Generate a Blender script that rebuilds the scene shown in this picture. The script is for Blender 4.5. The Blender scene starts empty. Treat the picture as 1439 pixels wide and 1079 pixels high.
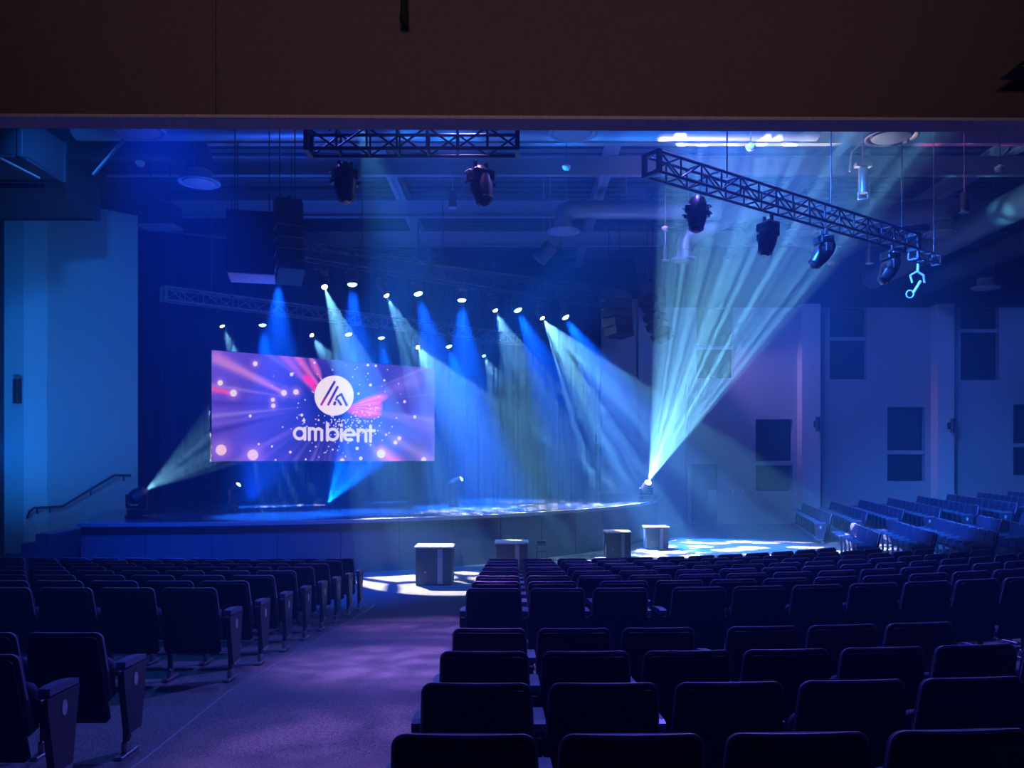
import bpy, math, random
import numpy as np
from mathutils import Vector, Matrix
random.seed(7)
S = bpy.context.scene
COL = S.collection
R = math.radians
F, CX, HY, EYE = 1180.0, 724.0, 645.0, 2.55

def at(px, py, Y):
    return Vector(((px - CX) / F * Y, Y, EYE - (py - HY) / F * Y))

# ------------------------------------------------------------------ camera
cam = bpy.data.cameras.new('camera'); co = bpy.data.objects.new('camera', cam); COL.objects.link(co); S.camera = co
co.location = (0, 0, EYE); co.rotation_euler = (math.pi / 2, 0, 0)
cam.sensor_width = 36; cam.lens = 36 * F / 1439; cam.shift_y = (HY - 539.5) / 1439; cam.shift_x = -(CX - 719.5) / 1439
cam.clip_end = 200
S.view_settings.view_transform = 'Standard'; S.view_settings.look = 'None'
S.view_settings.gamma = 1.0; S.view_settings.use_curve_mapping = False
S.view_settings.exposure = 0.0
S.cycles.volume_bounces = 0
S.cycles.max_bounces = 5; S.cycles.diffuse_bounces = 3; S.cycles.glossy_bounces = 3
S.cycles.sample_clamp_indirect = 4.0

# ------------------------------------------------------------------ world: stage haze fills the hall
w = bpy.data.worlds.new('world'); S.world = w; w.use_nodes = True
nt = w.node_tree; nt.nodes.clear()
_o = nt.nodes.new('ShaderNodeOutputWorld'); _b = nt.nodes.new('ShaderNodeBackground'); _b.inputs[0].default_value = (0, 0, 0, 1)
_v = nt.nodes.new('ShaderNodeVolumeScatter'); _v.inputs['Density'].default_value = 0.0145; _v.inputs['Anisotropy'].default_value = 0.25
_v.inputs['Color'].default_value = (0.16, 0.57, 1, 1)
nt.links.new(_b.outputs[0], _o.inputs[0]); nt.links.new(_v.outputs[0], _o.inputs[1])

# ------------------------------------------------------------------ materials
MATS = {}
def mat(name, col, rough=0.6, metal=0.0, var=0.0, scale=8.0, bump=0.0, spec=0.5, emit=None, estr=0.0, coat=0.0):
    if name in MATS: return MATS[name]
    m = bpy.data.materials.new(name); m.use_nodes = True
    t = m.node_tree; p = t.nodes['Principled BSDF']
    p.inputs['Base Color'].default_value = (*col, 1); p.inputs['Roughness'].default_value = rough
    p.inputs['Metallic'].default_value = metal; p.inputs['Specular IOR Level'].default_value = spec
    if coat: p.inputs['Coat Weight'].default_value = coat
    if emit:
        p.inputs['Emission Color'].default_value = (*emit, 1); p.inputs['Emission Strength'].default_value = estr
    if var or bump:
        tc = t.nodes.new('ShaderNodeTexCoord'); n = t.nodes.new('ShaderNodeTexNoise')
        n.inputs['Scale'].default_value = scale; n.inputs['Detail'].default_value = 4
        t.links.new(tc.outputs['Object'], n.inputs['Vector'])
        if var:
            mr = t.nodes.new('ShaderNodeMapRange'); mr.inputs[3].default_value = 1 - var; mr.inputs[4].default_value = 1 + var
            mr.inputs[1].default_value = .25; mr.inputs[2].default_value = .75
            t.links.new(n.outputs[0], mr.inputs[0])
            mx = t.nodes.new('ShaderNodeVectorMath'); mx.operation = 'SCALE'; mx.inputs[0].default_value = col
            t.links.new(mr.outputs[0], mx.inputs['Scale']); t.links.new(mx.outputs[0], p.inputs['Base Color'])
        if bump:
            b = t.nodes.new('ShaderNodeBump'); b.inputs['Strength'].default_value = bump; b.inputs['Distance'].default_value = .02
            t.links.new(n.outputs[0], b.inputs['Height']); t.links.new(b.outputs[0], p.inputs['Normal'])
    MATS[name] = m
    return m

wall_m = mat('painted_plaster', (.34, .36, .40), .75, var=.08, scale=30, bump=.15)
pil_m = mat('pale_plaster', (.50, .52, .55), .7, var=.06, scale=30, bump=.1)
black_m = mat('black_fabric_panel', (.006, .006, .008), .95)
dark_m = mat('dark_paint', (.03, .032, .04), .85, var=.1, scale=3)
ceil_m = mat('ceiling_paint', (.10, .11, .13), .9, var=.15, scale=2)
carpet_m = mat('carpet', (.22, .21, .23), .98, var=.85, scale=110, bump=.5, spec=.1)
deck_m = mat('glossy_stage_floor', (.07, .08, .10), .16, var=.1, scale=4, spec=.6)
fascia_m = mat('stage_fascia', (.09, .10, .12), .55, var=.06, scale=3)
edge_m = mat('deck_edge', (.30, .32, .36), .35, metal=.3)
curt_m = mat('stage_curtain', (.006, .014, .075), .9, var=.15, scale=3, spec=.2)
bulk_m = mat('bulkhead_paint', (.16, .13, .13), .85, var=.12, scale=25, bump=.1)
lit_lip_m = mat('bulkhead_lit_lip', (.60, .60, .66), .8, var=.2, scale=40, bump=.2)  # pale grey stands in for light on the bulkhead's underside
seatfab_m = mat('seat_fabric', (.030, .038, .12), .7, var=.25, scale=60, bump=.15, spec=.4)
rim_light_m = mat('rim_light_vinyl', (.55, .52, .72), .45, spec=.8)  # violet-white piping, added to imitate light along the seat rims
shell_m = mat('seat_shell', (.006, .010, .05), .5, spec=.25)
arm_m = mat('armrest_plastic', (.12, .18, .30), .38)
frame_m = mat('seat_frame_steel', (.05, .05, .07), .4, metal=.4)
endp_m = mat('end_panel', (.035, .045, .09), .45)
plaque_m = mat('number_plaque', (.7, .7, .72), .4)
foot_m = mat('foot_steel', (.35, .36, .40), .35, metal=.6)
fix_m = mat('fixture_black', (.012, .012, .014), .38, spec=.55)
truss_m = mat('truss_black', (.03, .03, .035), .4, metal=.3)
trussl_m = mat('truss_aluminium', (.22, .22, .26), .4, metal=.5)
duct_m = mat('galvanised_duct', (.32, .34, .38), .4, metal=.35)
ductd_m = mat('painted_duct', (.045, .05, .07), .6)
diff_m = mat('diffuser_metal', (.42, .42, .48), .45, metal=.1)
lens_w = mat('lens_white', (.8, .8, .8), .3, emit=(1, .93, .75), estr=22)
lens_b = mat('lens_blue', (.5, .6, .8), .3, emit=(.30, .75, 1), estr=7)
lens_off = mat('lens_glass', (.02, .02, .03), .08)
box_m = mat('cabinet_paint', (.035, .045, .055), .5)
littop_m = mat('lit_cabinet_top', (.62, .64, .66), .5)  # white tone imitates light falling on the cabinet tops
steel_m = mat('beam_steel', (.36, .37, .40), .6)
redlit_m = mat('red_lit_plastic', (.75, .45, .42), .4)  # red light on white domes, put into the plastic's colour
rail_m = mat('handrail_steel', (.015, .015, .02), .4)
door_m = mat('door_paint', (.10, .11, .13), .5)
metalp_m = mat('plate_metal', (.4, .42, .46), .4, metal=.4)
white_m = mat('white_plastic', (.8, .8, .8), .5)

# ------------------------------------------------------------------ mesh building
class MB:
    def __init__(s): s.v = []; s.f = []; s.sm = []
    def add(s, vs, fs, smooth=False, M=None):
        o = len(s.v)
        for p in vs:
            p = Vector(p)
            s.v.append(tuple(M @ p) if M is not None else tuple(p))
        for f in fs: s.f.append(tuple(i + o for i in f)); s.sm.append(smooth)
        return s
    def box(s, c, d, M=None, bev=0.0):
        x, y, z = d[0] / 2, d[1] / 2, d[2] / 2
        T = Matrix.Translation(c)
        if M is not None: T = M @ T
        if bev <= 0:
            vs = [(i * x, j * y, k * z) for i in (-1, 1) for j in (-1, 1) for k in (-1, 1)]
            fs = [(0, 1, 3, 2), (4, 6, 7, 5), (0, 4, 5, 1), (2, 3, 7, 6), (0, 2, 6, 4), (1, 5, 7, 3)]
            return s.add(vs, fs, False, T)
        b = min(bev, x * .9, y * .9, z * .9)
        vs = []; idx = {}
        for i in (-1, 1):
            for j in (-1, 1):
                for k in (-1, 1):
                    for a in range(3):
                        q = [i * (x - b), j * (y - b), k * (z - b)]
                        q[a] = (i * x, j * y, k * z)[a]
                        idx[(i, j, k, a)] = len(vs); vs.append(tuple(q))
        fs = []
        for a in range(3):
            o1, o2 = [q for q in range(3) if q != a]
            for sg in (-1, 1):
                f = []
                for (p, q) in ((-1, -1), (1, -1), (1, 1), (-1, 1)):
                    key = [0, 0, 0]; key[a] = sg; key[o1] = p; key[o2] = q
                    f.append(idx[(*key, a)])
                fs.append(tuple(f if (sg == 1) == (a != 1) else f[::-1]))
        for a in range(3):
            o1, o2 = [q for q in range(3) if q != a]
            for p in (-1, 1):
                for q in (-1, 1):
                    k0 = [0, 0, 0]; k1 = [0, 0, 0]; k0[a] = -1; k1[a] = 1
                    k0[o1] = k1[o1] = p; k0[o2] = k1[o2] = q
                    f = (idx[(*k0, o1)], idx[(*k1, o1)], idx[(*k1, o2)], idx[(*k0, o2)])
                    fs.append(f)
        for i in (-1, 1):
            for j in (-1, 1):
                for k in (-1, 1): fs.append(tuple(idx[(i, j, k, a)] for a in range(3)))
        return s.add(vs, fs, False, T)
    def cyl(s, p0, p1, r0, r1=None, n=16, caps=True, smooth=True, M=None):
        p0, p1 = Vector(p0), Vector(p1); r1 = r0 if r1 is None else r1
        d = (p1 - p0).normalized(); q = d.to_track_quat('Z', 'Y')
        vs = []
        for p, r in ((p0, r0), (p1, r1)):
            for i in range(n):
                a = 2 * math.pi * i / n; vs.append(p + q @ Vector((r * math.cos(a), r * math.sin(a), 0)))
        s.add(vs, [(i, (i + 1) % n, n + (i + 1) % n, n + i) for i in range(n)], smooth, M)
        if caps:
            s.add(vs[:n], [tuple(range(n))[::-1]], False, M); s.add(vs[n:], [tuple(range(n))], False, M)
        return s
    def tube(s, pts, r, n=12, M=None, ribs=0.0):
        pts = [Vector(p) for p in pts]; vs = []; m = len(pts)
        ref = None
        for k, p in enumerate(pts):
            d = (pts[min(k + 1, m - 1)] - pts[max(k - 1, 0)]).normalized()
            if ref is None:
                ref = d.orthogonal().normalized()
            ref = (ref - d * ref.dot(d)).normalized(); bi = d.cross(ref)
            rr = (r[k] if isinstance(r, (list, tuple)) else r) * (1 + (ribs if k % 2 else 0))
            for i in range(n):
                a = 2 * math.pi * i / n; vs.append(p + ref * rr * math.cos(a) + bi * rr * math.sin(a))
        fs = [(k * n + i, k * n + (i + 1) % n, (k + 1) * n + (i + 1) % n, (k + 1) * n + i) for k in range(m - 1) for i in range(n)]
        s.add(vs, fs, True, M)
        s.add(vs[:n], [tuple(range(n))[::-1]], False, M); s.add(vs[-n:], [tuple(range(n))], False, M)
        return s
    def lathe(s, prof, n=24, M=None, smooth=True):
        # prof: list of (radius, z)
        vs = []; m = len(prof)
        for (r, z) in prof:
            for i in range(n):
                a = 2 * math.pi * i / n; vs.append((r * math.cos(a), r * math.sin(a), z))
        fs = [(k * n + i, k * n + (i + 1) % n, (k + 1) * n + (i + 1) % n, (k + 1) * n + i) for k in range(m - 1) for i in range(n)]
        s.add(vs, fs, smooth, M)
        s.add(vs[:n], [tuple(range(n))[::-1]], False, M); s.add(vs[-n:], [tuple(range(n))], False, M)
        return s
    def prism(s, pts, axis, a0, a1, M=None, smooth=False):
        # outline of 2D pts extruded along axis 'x','y','z'
        def P(p, a):
            return {'x': (a, p[0], p[1]), 'y': (p[0], a, p[1]), 'z': (p[0], p[1], a)}[axis]
        n = len(pts); vs = [P(p, a0) for p in pts] + [P(p, a1) for p in pts]
        s.add(vs, [tuple(range(n))[::-1], tuple(range(n, 2 * n))], False, M)
        s.add(vs, [(i, (i + 1) % n, n + (i + 1) % n, n + i) for i in range(n)], smooth, M)
        return s
    def mesh(s, name, m):
        me = bpy.data.meshes.new(name); me.from_pydata(s.v, [], s.f)
        me.polygons.foreach_set('use_smooth', s.sm)
        if m: me.materials.append(m)
        me.update(); return me
    def build(s, name, m, parent=None, loc=None, M=None):
        o = bpy.data.objects.new(name, s.mesh(name, m)); COL.objects.link(o)
        if parent is not None: o.parent = parent
        if M is not None: o.matrix_local = M
        if loc is not None: o.location = loc
        return o

def tag(o, label=None, cat=None, group=None, kind=None):
    if label: o['label'] = label
    if cat: o['category'] = cat
    if group: o['group'] = group
    if kind: o['kind'] = kind
    return o
def empty(name, loc=(0, 0, 0), rz=0.0, label=None, cat=None, group=None):
    o = bpy.data.objects.new(name, None); COL.objects.link(o)
    o.location = loc; o.rotation_euler = (0, 0, rz); o.empty_display_size = .1
    return tag(o, label, cat, group)
def struct(name, mb, m):
    o = mb.build(name, m); o['kind'] = 'structure'; return o
def copy_tree(o, parent=None):
    c = o.copy(); COL.objects.link(c); c.parent = parent
    for ch in kids.get(o, []): copy_tree(ch, c)
    return c
kids = {}
def register(root):
    for o in COL.objects:
        if o.parent is not None: kids.setdefault(o.parent, [])
    kids.clear()
    for o in COL.objects:
        if o.parent is not None: kids.setdefault(o.parent, []).append(o)

# ------------------------------------------------------------------ floor rake
C0 = Vector((0.1, 24.1)); RB = 9.74
BND = [Vector((-30, 14.36)), Vector((0.1, 14.36))]
for k in range(1, 13):
    a = R(34 * k / 12); BND.append(Vector((C0.x + RB * math.sin(a), C0.y - RB * math.cos(a))))
BND += [Vector((7.35, 18.6)), Vector((8.05, 21.8)), Vector((8.70, 24.8)), Vector((10.2, 31.8)), Vector((11.1, 36.0))]
def offs(x, y):
    p = Vector((x, y)); out = False; best = 1e9
    for a, b in zip(BND[:-1], BND[1:]):
        d = b - a; n = Vector((d.y, -d.x)).normalized()
        if (p - a).dot(n) > 0: out = True
        t = max(0, min(1, (p - a).dot(d) / d.dot(d)))
        best = min(best, (p - a - d * t).length)
    return best if out else 0.0
def fz(x, y):
    d = offs(x, y)
    if d < 7.16: return .0767 * d
    if d < 8.86: return .549
    return .549 + .0767 * (d - 8.86)

fl = MB(); xs = [-15 + .4 * i for i in range(101)]; ys = [-3 + .4 * j for j in range(98)]
vs = [(x, y, fz(x, y)) for y in ys for x in xs]; nx = len(xs)
fl.add(vs, [(j * nx + i, j * nx + i + 1, (j + 1) * nx + i + 1, (j + 1) * nx + i) for j in range(len(ys) - 1) for i in range(nx - 1)], True)
# a slab underneath closes the floor
fl.box((5, 16.4, -.35), (40, 38.8, .3))
struct('floor', fl, carpet_m)

ns_ = MB(); prev = None
for k in range(48):
    y_ = 3.2 + k * .24; a_ = (-2.47, y_, fz(-2.47, y_) + .004); b_ = (-2.47, y_ + .24, fz(-2.47, y_ + .24) + .004)
    ns_.add([(a_[0] - .009, a_[1], a_[2]), (a_[0] + .009, a_[1], a_[2]), (b_[0] + .009, b_[1], b_[2]), (b_[0] - .009, b_[1], b_[2]),
             (a_[0] - .009, a_[1], a_[2] - .03), (a_[0] + .009, a_[1], a_[2] - .03), (b_[0] + .009, b_[1], b_[2] - .03), (b_[0] - .009, b_[1], b_[2] - .03)],
            [(0, 1, 2, 3), (0, 4, 5, 1), (3, 2, 6, 7), (1, 5, 6, 2), (0, 3, 7, 4)])
struct('trim_5', ns_, metalp_m)
# ------------------------------------------------------------------ shell
struct('ceiling', MB().box((5, 17, 11.25), (41, 40, .3)), ceil_m)
struct('wall_left', MB().box((-13.75, 9.7, 5.5), (.3, 25.6, 11.2)), dark_m)
struct('wall_back', MB().box((5, -3.1, 5.5), (41, .2, 11.2)), dark_m)
struct('wall_front', MB().box((5, 36.3, 5.5), (41, .3, 11.2)), dark_m)
struct('wall_right', MB().box((24.6, 17, 5.5), (.3, 39, 11.2)), dark_m)
struct('wall_stage_left', MB().box((-15.0, 29.4, 5.5), (.3, 14, 11.2)), dark_m)

# left flank beside the stage: pilaster and angled wall
fw = MB()
A0, A1 = Vector((-12.62, 22.5)), Vector((-10.85, 24.15))
d = (A1 - A0).normalized(); nrm = Vector((-d.y, d.x))
A2 = A1 + nrm * .25; A3 = A0 + nrm * .25
fw.prism([A0, A1, A2, A3], 'z', 0, 9.55)
struct('wall_left_flank', fw, wall_m)
pl = MB(); pl.prism([(-13.62, 22.35), (-13.05, 22.30), (-12.55, 22.52), (-12.6, 22.95), (-13.62, 22.95)], 'z', 0, 9.75)
struct('wall_left_pilaster', pl, pil_m)
fb = MB(); fb.prism([(-13.6, 22.9), (-12.6, 22.9), (-10.6, 24.6), (-10.6, 25.2), (-13.6, 25.2)], 'z', 9.56, 11.1)
struct('wall_left_upper', fb, dark_m)

# right wall with niches, pilasters and door
WY = 33.0
def X_(px, Y=WY): return (px - CX) / F * Y
def Z_(py, Y=WY): return EYE - (py - HY) / F * Y
WTOP = Z_(432)
niches = [(979, 1030, 432, 531, 488), (1062, 1114, 589, 690, 650.5), (1166, 1218, 432, 533, 475),
          (1247, 1300, 572, 676, 635), (1350, 1404, 432, 534, 464), (1424, 1477, 568, 668, 625)]
DOOR = (971, 1007, 652, 740)
holes = [(X_(a), X_(b), Z_(d_), Z_(c)) for a, b, c, d_, e in niches] + [(X_(DOOR[0]), X_(DOOR[1]), 0.0, Z_(DOOR[2]))]
wx = sorted(set([X_(897), 24.5] + [h for q in holes for h in q[:2]])); wz = sorted(set([0.0, WTOP] + [h for q in holes for h in q[2:]]))
wm = MB()
for x0, x1 in zip(wx[:-1], wx[1:]):
    z0 = None
    for za, zb in zip(wz[:-1], wz[1:]):
        cx, cz = (x0 + x1) / 2, (za + zb) / 2
        inside = any(h[0] < cx < h[1] and h[2] < cz < h[3] for h in holes)
        if not inside:
            wm.add([(x0, WY, za), (x1, WY, za), (x1, WY, zb), (x0, WY, zb)], [(0, 1, 2, 3)])
for (xa, xb, za, zb) in holes[:-1]:      # reveals
    D = .42
    wm.add([(xa, WY, za), (xa, WY + D, za), (xa, WY + D, zb), (xa, WY, zb)], [(0, 1, 2, 3)])
    wm.add([(xb, WY, za), (xb, WY + D, za), (xb, WY + D, zb), (xb, WY, zb)], [(3, 2, 1, 0)])
    wm.add([(xa, WY, za), (xb, WY, za), (xb, WY + D, za), (xa, WY + D, za)], [(0, 1, 2, 3)])
wm.add([(wx[0], WY, WTOP), (24.5, WY, WTOP), (24.5, WY + .42, WTOP), (wx[0], WY + .42, WTOP)], [(0, 1, 2, 3)])
struct('wall_right_side', wm, wall_m)
struct('wall_right_upper', MB().box((X_(897) / 2 + 12.25, WY + .6, (WTOP + 11.1) / 2), (24.5 - X_(897), .3, 11.1 - WTOP)), dark_m)
wb = MB(); wb.box(((wx[0] + 24.5) / 2, WY + .55, WTOP / 2), (24.5 - wx[0], .06, WTOP))
struct('wall_right_core', wb, dark_m)
NL = ['behind the tall white beam', 'low between the exit door and first pilaster', 'high just right of the first pilaster', 'low left of the second pilaster',
      'high right of the second pilaster', 'low at the right edge of the wall']
for k, ((a, b, c, d_, e), lab) in enumerate(zip(niches, NL)):
    r = empty('acoustic_panel', (X_((a + b) / 2), WY + .3, Z_(d_)), 0, 'black two-part acoustic panel in a wall niche, ' + lab, 'acoustic panel', 'black acoustic panels in the side wall')
    wdt = X_(b) - X_(a) - .02; zb = Z_(d_)
    g = .10
    MB().box((0, 0, (Z_(e) - g / 2 - zb) / 2 + .01), (wdt, .16, Z_(e) - g / 2 - zb - .02), bev=.02).build('panel', black_m, r)
    MB().box((0, 0, (Z_(e) + g / 2 + Z_(c)) / 2 - zb), (wdt, .16, Z_(c) - Z_(e) - g / 2 - .06), bev=.02).build('panel', black_m, r)
    sh = MB(); sh.prism([(-.26, Z_(e) - zb - .09), (.1, Z_(e) - zb - .02), (.1, Z_(e) - zb + .10), (-.26, Z_(e) - zb + .05)], 'x', -wdt / 2, wdt / 2)
    sh.build('divider_strip', wall_m, r)['label'] = 'pale slanting strip between the two panels'
# pilasters
for k, (a, b) in enumerate(((1127, 1153), (1318, 1341))):
    Yp = 32.45
    p = MB(); x0 = X_(a, Yp); x1 = X_(b, Yp)
    p.box(((x0 + x1) / 2, (Yp + WY) / 2 + .01, (WTOP + .05) / 2), (x1 - x0, WY - Yp + .02, WTOP + .05))
    struct('wall_right_pilaster_%d' % (k + 1), p, pil_m)
# door
struct('door_1', MB().box((X_(989), WY + .12, Z_(652) / 2), (X_(1007) - X_(971) - .02, .06, Z_(652) - .02)), door_m)
dr = MB(); fwid = .09
dr.box((X_(971) - fwid / 2, WY - .02, Z_(652) / 2), (fwid, .1, Z_(652))).box((X_(1007) + fwid / 2, WY - .02, Z_(652) / 2), (fwid, .1, Z_(652)))
dr.box((X_(989), WY - .02, Z_(652) + fwid / 2), (X_(1007) - X_(971) + 2 * fwid, .1, fwid))
struct('trim_1', dr, wall_m)
struct('trim_2', MB().box((X_(989), WY - .0, .05), (X_(1007) - X_(971), .3, .02)), metalp_m)
tag(MB().box((X_(1001), WY + .06, Z_(697)), (.34, .06, .5), bev=.01).build('door_plate', metalp_m), 'metal push plate on the exit door in the side wall', 'door plate')
for k, px in enumerate((1029, 1043)):
    tag(MB().box((X_(px), WY - .02, Z_(690)), (.09, .04, .16), bev=.008).build('wall_switch', white_m),
        ['small white wall switch nearer the exit door', 'small white wall switch farther from the exit door'][k], 'switch', 'light switches beside the exit door')
# wall sconces
def sconce(p, rz, label, s=1.0):
    r = empty('wall_sconce', p, rz, label, 'sconce', 'black wall sconces')
    MB().box((0, 0, 0), (.16 * s, .05 * s, .3 * s), bev=.01).build('back_plate', fix_m, r)
    MB().cyl((0, 0, 0), (0, -.2 * s, 0), .05 * s, n=12).build('bracket', fix_m, r)
    MB().cyl((0, -.3 * s, -.32 * s), (0, -.3 * s, .32 * s), .1 * s, n=20).build('shade', fix_m, r)
    return r
sconce((X_(1146, 32.42), 32.42, Z_(596, 32.4)), 0, 'black cylindrical sconce on the first pale pilaster of the side wall', .85)
sconce((X_(1334, 32.42), 32.42, Z_(598, 32.4)), 0, 'black cylindrical sconce on the second pale pilaster of the side wall', .85)
sconce((-13.22, 22.30, Z_(551, 22.3)), R(30), 'large black cylindrical sconce on the bright blue pilaster left of the stage', 1.0)

# right stage flank
rf = MB(); P0 = Vector((X_(845, 33.2), 33.2)); P1 = Vector((X_(897, 33.2), 33.25)); P2 = Vector((X_(897), 33.0)); 
rf.prism([P0, P1, P1 + Vector((0, .3)), P0 + Vector((0, .3))], 'z', 0, Z_(420, 33.2))
struct('wall_right_flank', rf, wall_m)
rc = MB(); rc.box((X_(966), WY - .15, WTOP / 2 - 1.4), (.12, .3, WTOP - 2.8))
struct('trim_3', rc, wall_m)

# bulkhead close to the camera
bk = MB(); a, b = Vector((-13.6, 5.91)), Vector((24.4, 6.30))
bd = (b - a).normalized(); bn = Vector((-bd.y, bd.x))
cut = a + bd * 11.45
for (p, q) in ((a, cut), (cut + bd * .012, b)):
    bk.prism([p, q, q + bn * .16, p + bn * .16], 'z', 5.02, 11.1)
bk.prism([cut + bn * .02, cut + bd * .012 + bn * .02, cut + bd * .012 + bn * .15, cut + bn * .15], 'z', 5.02, 11.1)
struct('wall_bulkhead', bk, bulk_m)
lp = MB(); lp.prism([a - bn * .01, b - bn * .01, b + bn * .21, a + bn * .20], 'z', 4.998, 5.02)
struct('trim_4', lp, lit_lip_m)
q = empty('ceiling_bracket', at(568, 24, 5.85), 0, 'small black bracket poking down over the brown bulkhead at the top', 'bracket')
MB().box((0, 0, .1), (.05, .05, .25), bev=.01).build('stem', fix_m, q); MB().cyl((0, 0, -.03), (0, 0, .02), .032, n=12).build('tip', fix_m, q)
q = empty('bulkhead_speaker', at(1440, 103, 5.75), 0, 'black wedge-shaped speaker at the right end of the brown bulkhead', 'speaker')
MB().prism([(-.12, 0), (.35, 0), (.35, .32), (.02, .1)], 'y', -.12, .1).build('cabinet', fix_m, q)
MB().box((.12, -.125, .04), (.3, .01, .05)).build('grille', black_m, q)
MB().box((.3, .0, .36), (.1, .1, .1)).build('mount_bracket', fix_m, q)

# ------------------------------------------------------------------ stage
SC = Vector((-9.0, 32.0)); SR = 14.35
arc = []
x_ = -9.2
a0 = math.atan2(17.65 - 32.0, -9.2 + 9.0); a1 = math.atan2(-.9, 14.3)
for k in range(65):
    t = a0 + (a1 - a0) * k / 64; arc.append(SC + Vector((math.cos(t), math.sin(t))) * SR)
back = [Vector((5.35, 32.7)), Vector((3.35, 32.7)), Vector((3.35, 36.1)), Vector((-14.8, 36.1)), Vector((-14.8, 26)), Vector((-10.7, 24.35)), Vector((-10.65, 22.3))]
ZS = 1.2
st = empty('stage', (-2, 25, 0), 0, 'curved stage platform with a glossy reflective deck under the video screen', 'stage')
off = Vector((2, -25, 0))
def shift(p2): return (p2[0] + 2, p2[1] - 25)
poly = [shift(p) for p in arc + back]
MB().prism(poly, 'z', ZS - .06, ZS).build('deck', deck_m, st)
fa = MB(); outl = arc + back
inn = []
for k, p in enumerate(arc):
    dn = (p - SC).normalized(); inn.append(p - dn * .12)
for k in range(64):
    p, q = inn[k], inn[k + 1]; dn = ((p + q) / 2 - SC).normalized()
    # panels with narrow seams
    g = 0.004 if k % 4 == 0 else 0.0
    pa = p + (q - p) * g * 8
    sp = [shift(pa), shift(q), shift(q - dn * .1), shift(pa - dn * .1)]
    fa.prism(sp, 'z', 0, ZS - .06)
L0, L1 = Vector((-9.2, 17.8)), Vector((-10.6, 22.3))
fa.prism([shift(L0), shift(L0 + Vector((.1, .03))), shift(L1 + Vector((.1, 0))), shift(L1)], 'z', 0, ZS - .06)
fa.build('fascia', fascia_m, st)
ed = MB()
for k in range(64):
    p, q = arc[k], arc[k + 1]; d1 = (p - SC).normalized(); d2 = (q - SC).normalized()
    ed.prism([shift(p + d1 * .02), shift(q + d2 * .02), shift(q - d2 * .10), shift(p - d1 * .10)], 'z', ZS - .075, ZS + .006)
ed.build('edge_trim', edge_m, st)

# steps at the left side of the stage
stp = empty('stage_steps', (-9.66, 17.5, 0), 0, 'dark steps climbing to the stage at its left end by the blue wall', 'steps')
for k in range(5):
    h = ZS * (5 - k) / 6
    MB().box((-.16 - .31 * k, .6, h / 2), (.30, 1.3, h), bev=.01).build('tread', fascia_m, stp)
# handrail
hr = empty('handrail', at(60, 714, 22.3), 0, 'black wall handrail rising beside the stage steps on the blue wall', 'handrail')
hl = hr.location.copy()
pts = [at(38, 728, 22.1), at(41, 719, 22.1), at(48, 713, 22.1), at(87, 711.5, 22.6), at(160, 667.5, 23.4), at(183, 668, 23.65)]
off2 = Vector((.07, -.12, 0))
MB().tube([p + off2 - hl for p in pts], .032, n=10).build('rail', rail_m, hr)
for (px, py, Y) in ((52, 714, 22.2), (70, 712.5, 22.4), (127, 688.5, 23.1), (173, 668, 23.55)):
    p = at(px, py, Y) + off2 - hl
    MB().tube([p, p + Vector((0, 0, -.12)), p + Vector((-.07, .16, -.14))], .02, n=8).build('bracket', rail_m, hr)

# back curtain
cu = MB(); K0, K1 = Vector((-13.9, 23.9 + .5)), Vector((3.5, 34.6)); L = (K1 - K0).length; kd = (K1 - K0).normalized(); kn = Vector((-kd.y, kd.x))
N = 560; top = 9.6
vs = []; ns = random.Random(3)
ph = [ns.uniform(0, 6) for _ in range(4)]
for k in range(N + 1):
    s = L * k / N
    a = .11 * math.sin(s * 9 + .8 * math.sin(s * 1.3 + ph[0]) * 2) + .05 * math.sin(s * 21 + ph[1])
    p = K0 + kd * s + kn * a
    for z, m_ in ((ZS + .01, 1.0), (5.0, .9), (8.6, .7), (top, .5)):
        pp = K0 + kd * s + kn * a * m_
        vs.append((pp.x, pp.y, z))
cu.add(vs, [(k * 4 + j, (k + 1) * 4 + j, (k + 1) * 4 + j + 1, k * 4 + j + 1) for k in range(N) for j in range(3)], True)
tag(cu.build('stage_curtain', curt_m), 'dark blue pleated stage curtain hanging behind the screen', 'curtain')
cm = MB(); cm.cyl((K0.x, K0.y, top + .07), (K1.x, K1.y, top + .07), .05, n=10)
tag(cm.build('curtain_pipe', trussl_m), 'thin pipe along the top of the pleated stage curtain', 'pipe')

# ------------------------------------------------------------------ LED screen (picture computed in colour per grid point)
HS = 3.0
SA = Vector((-8.22, 22.69, 0)); SB = Vector((-2.65, 27.23, 0))
sd = (SB - SA); SWD = sd.length; sd.normalize(); yawS = math.atan2(sd.y, sd.x)
zb = 2.49
NX, NY = 520, 218
uu, vv = np.meshgrid(np.linspace(0, 1, NX + 1), np.linspace(0, 1, NY + 1))
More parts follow.
